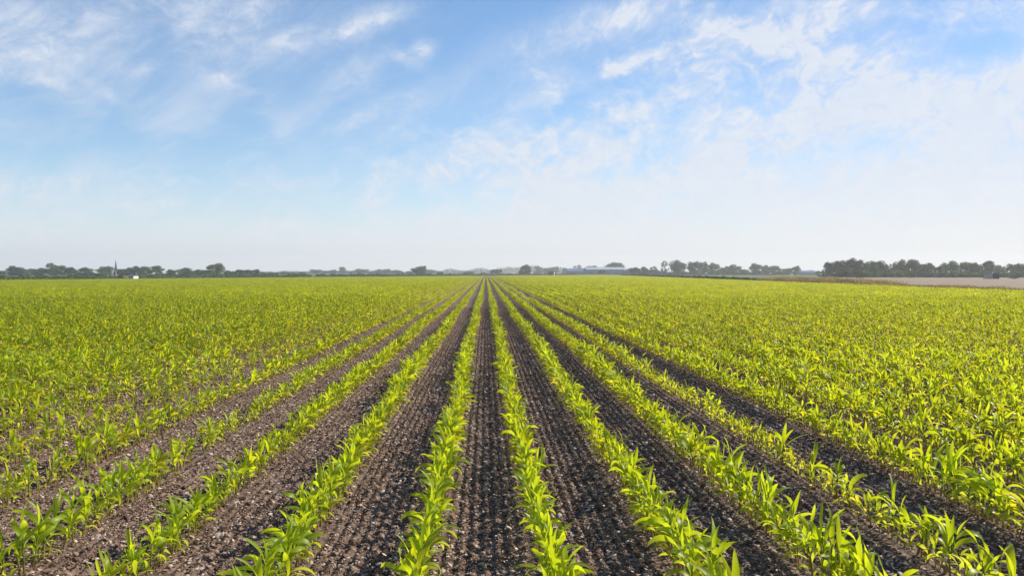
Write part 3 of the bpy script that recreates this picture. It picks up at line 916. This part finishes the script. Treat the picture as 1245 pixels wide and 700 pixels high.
def _nr(b):
    b.add([(sw+.01,-2.5,2.5),(sw+9.2,-2.5,2.5),(sw+9.2,2.5,2.5),(sw+.01,2.5,2.5),(sw+.01,0,4.6),(sw+9.2,0,4.6)],
          [(0,1,5,4),(2,3,4,5),(1,2,5),(3,0,4),(0,3,2,1)])
part(ch, 'roof', M['slate'], _nr)

def house(name, px0, px1, d, eave, ridge, wall, roof, label, gable_front=False, cat='house', windows=2):
    x0, x1 = at(px0, d), at(px1, d); w = x1 - x0; xm = (x0+x1)/2
    ze, zr = height_at(xm, d, eave), height_at(xm, d, ridge)
    o = empty(name, (xm, d, 0)); tag(o, label, cat)
    dp = max(3.0, w * .7)
    if gable_front:
        part(o, 'wall', wall, lambda b: b.prism([(-w/2, 0), (w/2, 0), (w/2, ze), (0, zr-.08), (-w/2, ze)], 0, dp))
        def rf(b):
            for s in (-1, 1):
                pr = [(0, zr+.02), (0, zr-.10), (s*(w/2+.2), ze-.22), (s*(w/2+.2), ze-.10)]
                b.prism(pr if s < 0 else pr[::-1], -.2, dp+.2)
        r_ = part(o, 'roof', roof, rf)
    else:
        part(o, 'wall', wall, lambda b: b.box(-w/2, w/2, 0, dp, 0, ze))
        def rf(b):
            q = [(-.25, ze-.05), (dp+.25, ze-.05), (dp/2, zr)]
            v = [(-w/2-.15, y, z) for y, z in q] + [(w/2+.15, y, z) for y, z in q]
            b.add(v, [(0,1,2),(3,5,4),(0,2,5,3),(1,4,5,2),(0,3,4,1)])
        r_ = part(o, 'roof', roof, rf)
    part(r_, 'chimney', M['stone'], lambda b: b.box(w*.22, w*.22+.5, dp*.4, dp*.4+.5, ze, zr+.5))
    for i in range(windows):
        cx = -w/2 + w*(i+.5)/windows
        f_ = part(o, 'window', M['pale'], lambda b: b.box(cx-.30, cx+.30, -.03, .06, ze*.42, ze*.78))
        part(f_, 'pane', M['glass'], lambda b: b.box(cx-.24, cx+.24, -.045, 0, ze*.45, ze*.75))
    part(o, 'door', M['greysheet'], lambda b: b.box(-.35, .35, -.03, .06, 0, min(1.7, ze*.7)))
    return o
house('gabled_house', 133.8, 136.6, 228, 335.0, 332.2, M['white'], M['slate'], 'white gable of a house below the pale grey-green tree', True, windows=1)
house('cottage', 156, 162.5, 226, 335.2, 333.6, M['white'], M['slate'], 'bright white cottage just right of the church spire', False)

# long blue shed in three bays
d_ = 640
def shed_bay(o, px0, px1, eave, ridge, wall, roof, dp, off, gable):
    x0, x1 = at(px0, d_) - o.location.x, at(px1, d_) - o.location.x; xm = (x0+x1)/2
    ze, zr = height_at(xm + o.location.x, d_, eave), height_at(xm + o.location.x, d_, ridge)
    if gable:
        part(o, 'gable_wall', wall, lambda b: b.prism([(x0, 0), (x1, 0), (x1, ze), (xm, zr), (x0, ze)], off, off+dp))
        def rf(b):
            for s, xe in ((-1, x0-.3), (1, x1+.3)):
                pr = [(xm, zr+.25), (xm, zr+.02), (xe, ze-.02), (xe, ze+.22)]
                b.prism(pr if s < 0 else pr[::-1], off-.3, off+dp+.3)
        part(o, 'roof', roof, rf)
    else:
        w_ = part(o, 'long_wall', wall, lambda b: b.box(x0, x1, off, off+dp, 0, ze))
        def rf(b):
            q = [(off-.4, ze), (off+dp+.4, ze), (off+dp/2, zr)]
            v = [(x0-.3, y, z+.003) for y, z in q] + [(x1+.3, y, z+.003) for y, z in q]
            b.add(v, [(0,1,2),(3,5,4),(0,2,5,3),(1,4,5,2),(0,3,4,1)])
        part(o, 'roof', roof, rf)
sh = empty('farm_shed', (at(737, d_), d_, 0)); tag(sh, 'long low blue-grey farm shed with a pale roof on the horizon', 'farm shed')
shed_bay(sh, 690, 713, 329.5, 326.2, M['bluesheet'], M['bluedark'], 18, 0, False)
shed_bay(sh, 713.2, 758, 327.6, 324.6, M['bluesheet'], M['bluelight'], 20, -2, False)
shed_bay(sh, 758.3, 783, 329.4, 325.8, M['bluedark'], M['bluesheet'], 18, -3, True)
for q in (718, 738, 750):
    xx = at(q, d_) - sh.location.x
    part(sh, 'door', M['bluedark'], lambda b: b.box(xx-1.7, xx+1.7, -2.06, -1.9, 0, 3.0))

# brown hut with a pale end
d_ = 470; x_ = at(670, d_); w_ = 7.0 * depth(x_, d_) / FPX; zr = height_at(x_, d_, 329.6); ze = height_at(x_, d_, 331.2)
hu = empty('field_hut', (x_, d_, 0), R(-14)); tag(hu, 'small dark brown hut with a pale end at the field edge', 'hut')
part(hu, 'wall', M['brown'], lambda b: b.box(-w_/2, w_/2, 0, 2.4, 0, ze))
part(hu, 'gable_end', M['pale'], lambda b: b.add([(w_/2+.01, 0, 0), (w_/2+.01, 2.4, 0), (w_/2+.01, 2.4, ze), (w_/2+.01, 1.2, zr-.05), (w_/2+.01, 0, ze)], [(0, 1, 2, 3, 4)]))
def _hr(b):
    q = [(-.15, ze), (2.55, ze), (1.2, zr)]
    v = [(-w_/2-.1, y, z+.003) for y, z in q] + [(w_/2, y, z+.003) for y, z in q]
    b.add(v, [(0,1,2),(3,5,4),(0,2,5,3),(1,4,5,2),(0,3,4,1)])
part(hu, 'roof', M['brown'], _hr)
part(hu, 'door', M['opening'], lambda b: b.box(-.45, .35, -.03, .05, 0, ze*.8))
# low barn with a blue roof, right of the meadow trees
house('low_barn', 974, 993, 520, 331.0, 328.8, M['greysheet'], M['bluedark'], 'low dark blue roofed barn in the gap left of the tall wood', False, 'barn', 3)
# field shed on the bare field: pale panel and dark doorway
d_ = 208; x0, x1 = at(1200.5, d_), at(1215, d_); w_ = x1 - x0; xm = (x0+x1)/2; zt = height_at(xm, d_, 332.2)
fs = empty('field_shed', (xm, d_, 0)); tag(fs, 'small grey field shed with a dark open half under the umbrella-topped tree', 'shed')
part(fs, 'side_panel', M['greysheet'], lambda b: b.box(-w_/2, -.15, 0, .12, 0, zt-.12))
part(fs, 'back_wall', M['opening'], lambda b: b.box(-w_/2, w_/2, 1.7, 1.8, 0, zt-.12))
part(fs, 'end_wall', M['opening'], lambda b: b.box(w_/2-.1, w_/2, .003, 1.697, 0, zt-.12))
part(fs, 'end_wall', M['greysheet'], lambda b: b.box(-w_/2, -w_/2+.1, .123, 1.697, 0, zt-.12))
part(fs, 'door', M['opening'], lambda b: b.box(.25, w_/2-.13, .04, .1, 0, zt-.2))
part(fs, 'roof', M['slate'], lambda b: b.box(-w_/2-.12, w_/2+.12, -.15, 1.95, zt-.117, zt))

# ------------------------------------------------------------------ sky
SUN_AZ, SUN_EL = R(66), R(33)          # azimuth from the row direction towards the right
EXPO = 0.5
wd = bpy.data.worlds.new('World'); sc.world = wd; wd.use_nodes = True
nt = wd.node_tree; nt.nodes.clear()
out = nt.nodes.new('ShaderNodeOutputWorld'); bg = nt.nodes.new('ShaderNodeBackground')
sky = nt.nodes.new('ShaderNodeTexSky'); sky.sky_type = 'NISHITA'; sky.sun_disc = False
sky.sun_elevation = SUN_EL; sky.sun_rotation = SUN_AZ
sky.air_density = 1.0; sky.dust_density = 0.35; sky.ozone_density = 2.5
tc = nt.nodes.new('ShaderNodeTexCoord')
sep = nt.nodes.new('ShaderNodeSeparateXYZ'); nt.links.new(tc.outputs['Generated'], sep.inputs[0])
dx, dy, dz = (E(nt, sep.outputs[i]) for i in range(3))
P_ = dx.op('ARCTAN2', dy) * 9.0                # azimuth and elevation, in units of about a ninth of a radian
Q_ = dz.op('ARCSINE') * 9.0
def pq(px, py):
    b_ = math.atan((px - W0/2) / FPX)
    return (YAW + b_) * 9, math.atan((YH - py) / FPX * math.cos(b_)) * 9
def cvec(px_, qy_, z=0.0):
    c = nt.nodes.new('ShaderNodeCombineXYZ')
    nt.links.new(px_.s, c.inputs[0]); nt.links.new(qy_.s, c.inputs[1]); c.inputs[2].default_value = z
    return c.outputs[0]
def blob(px, py, rx, ry, ang, amp):
    """soft ellipse of cloud: centre and radii as seen, ang anticlockwise in degrees"""
    p, q = pq(px, py); c, s = math.cos(R(ang)), math.sin(R(ang))
    u = (P_ - p) * c + (Q_ - q) * s; v = (Q_ - q) * c - (P_ - p) * s
    e = (u * (100 / rx)) * (u * (100 / rx)) + (v * (100 / ry)) * (v * (100 / ry))
    return (e * -1.0).exp() * amp
# drawn-out cirrus noise along a slanted direction, and billowing noise
ca, sa = math.cos(R(24)), math.sin(R(24))
U_ = P_ * ca + Q_ * sa; V_ = Q_ * ca - P_ * sa
warp = noise_e(nt, cvec(P_, Q_, 3.1), 0.9, 3, 0.5)
streak = noise_e(nt, cvec(U_ * 0.62 + warp * 0.9, V_ * 2.0 + warp * 1.3, 1.7), 1.25, 9, 0.62, 0.35)
wisps = noise_e(nt, cvec(U_ * 1.1 + warp * 1.6, V_ * 1.7 + warp * 1.2, 8.2), 1.9, 9, 0.62, 0.5)
puff = noise_e(nt, cvec(P_ * 0.85 + warp * 1.0, Q_ * 1.25 + warp * .8, 5.3), 1.25, 10, 0.60, 0.25)
fine = noise_e(nt, cvec(P_ * 1.3 + warp, Q_ * 1.6, 15.1), 3.6, 8, 0.65, 0.6)
B = None
for a in [(30, 62, 85, 20, 14, .95), (110, 18, 80, 14, 20, .55), (10, 15, 30, 16, 30, .6), (38, 97, 42, 8, -8, .6), (115, 105, 40, 6, -28, .35), (180, 82, 34, 13, 12, .6), (245, 22, 45, 30, 25, .75), (315, 8, 40, 18, 20, .75),
          (320, 60, 75, 22, 8, .45), (278, 97, 20, 10, 15, .8), (455, 28, 50, 13, 22, .72), (425, 42, 20, 16, 50, .5), (490, 72, 26, 8, -20, .9), (515, 62, 14, 10, 10, 1.0), (440, 88, 40, 18, 35, .5), (455, 137, 65, 11, 26, .75),
          (370, 45, 40, 10, 20, .4), (770, 20, 78, 24, 14, .8), (690, 45, 90, 22, 18, .5), (735, 92, 105, 7, 19, .85), (650, 105, 100, 20, 16, .35),
          (900, 45, 58, 24, -12, 1.0), (1015, 22, 75, 24, 12, .95), (960, 12, 70, 20, 5, .6), (1080, 60, 80, 22, 14, .6), (1225, 12, 40, 22, 20, .6), (1245, 40, 20, 30, 0, .5),
          (590, 182, 48, 26, 12, .6), (850, 105, 40, 26, -30, .55), (1040, 118, 90, 32, 14, .85), (1200, 105, 80, 34, 10, .9)]:
    t = blob(*a); B = t if B is None else B + t
cir = B * 1.2 * ((streak * 0.34 + wisps * 0.33 + puff * 0.33).step(0.34, 0.68) * 0.88 + 0.18) * ((fine - .5) * 2.4 + .98)
# the bank of cloud: its top edge climbs to the right
edge = P_.step(-2.6, 3.2) * 1.75 + 0.50
bankd = (edge - Q_) + (puff - .5) * 3.0 + (wisps - .5) * 1.3 + (fine - .5) * 1.7
bank_c = (bankd + .30).step(-0.45, 1.45) * ((puff - .5) * 1.1 + (wisps - .5) * 1.4 + (fine - .5) * .9 + .84)
hole = blob(1195, 58, 70, 28, 12, .9) + blob(842, 130, 60, 22, 12, .35) + blob(1040, 178, 80, 20, 14, .42)
bank_c = bank_c * (1 - 0)
veil = (streak.step(.35, .75) * .30 + .08) * (Q_.step(3.6, 1.3) + P_.step(0.5, -3.0) * .5)
cl = (cir * 0.85 + bank_c * 0.92 + veil)
hole_c = hole.op('MINIMUM', 0.9)
one = nt.nodes.new('ShaderNodeValue'); one.outputs[0].default_value = 1.0
ONE = E(nt, one.outputs[0])
cl = (cl * (ONE - hole_c)).op('MINIMUM', 0.93)
hz = Q_.step(1.6, -0.1)                          # the air whitens towards the horizon
hz = hz * hz * 0.55 + hz * 0.38
K = 2 ** -EXPO
sm = nt.nodes.new('ShaderNodeMix'); sm.data_type = 'RGBA'; sm.blend_type = 'MULTIPLY'; sm.inputs[0].default_value = 1
nt.links.new(sky.outputs[0], sm.inputs[6]); SKY_K = (0.084, 0.104, 0.116)
nt.links.new(mixc(nt, P_.step(-1.0, 7.0), SKY_K, tuple(a*b for a, b in zip(SKY_K, (.66, .72, .80)))), sm.inputs[7])
ccol = mixc(nt, fine.step(.3, .8), tuple(c*K for c in (0.73, 0.79, 0.90)), tuple(c*K for c in (0.81, 0.85, 0.93)))
hcol = mixc(nt, P_.step(-5.5, 6.0), tuple(c*K for c in (0.80, 0.86, 0.92)), tuple(c*K for c in (0.90, 0.905, 0.92)))
c1 = mixc(nt, cl, sm.outputs[2], ccol)
c2 = mixc(nt, hz, c1, hcol)
nt.links.new(c2, bg.inputs[0]); bg.inputs[1].default_value = 1.0
nt.links.new(bg.outputs[0], out.inputs[0])
wd.cycles.sampling_method = 'MANUAL'; wd.cycles.sample_map_resolution = 512

sl = bpy.data.lights.new('sun', 'SUN'); sl.energy = 4.8; sl.angle = R(0.5); sl.color = (1.0, 0.90, 0.74)
so = bpy.data.objects.new('sun', sl); COL.objects.link(so)
so.rotation_euler = (math.pi/2 - SUN_EL, 0, -SUN_AZ + math.pi)     # lamp points down its own -Z
so.location = (60, 10, 40)

# ------------------------------------------------------------------ haze
hb = MB(); hb.box(-1750, 1750, -260, 1750, -1.2, 40)
m, nt2, o2 = new_mat('haze')
pv = nt2.nodes.new('ShaderNodeVolumePrincipled')
pv.inputs['Color'].default_value = (0.94, 0.97, 0.98, 1); pv.inputs['Density'].default_value = 0.00046
pv.inputs['Anisotropy'].default_value = 0.22
nt2.links.new(pv.outputs[0], o2.inputs['Volume'])
ho = hb.build('haze', m); tag(ho, 'thin pale haze over the whole field', 'haze', kind='stuff')

# ------------------------------------------------------------------ camera and render
cam = bpy.data.cameras.new('camera'); cam.sensor_width = 36; cam.lens = 36 * FPX / W0
cam.clip_start = 0.05; cam.clip_end = 6000
co = bpy.data.objects.new('camera', cam); COL.objects.link(co)
co.location = (0, 0, CAM_H); co.rotation_euler = (math.pi/2 - PITCH, 0, -YAW)
sc.camera = co
vs = sc.view_settings; vs.view_transform = 'Standard'; vs.look = 'None'; vs.gamma = 1; vs.use_curve_mapping = False; vs.exposure = EXPO
cy = sc.cycles
cy.max_bounces = 6; cy.diffuse_bounces = 3; cy.glossy_bounces = 2; cy.transmission_bounces = 4; cy.volume_bounces = 0; cy.transparent_max_bounces = 8
cy.use_denoising = True; cy.caustics_reflective = False; cy.caustics_refractive = False
cy.sample_clamp_indirect = 6
print('plants', len(plants), 'rest', len(rest), 'segs', len(segs), 'clod patches', len(cp), 'trees', tcount)
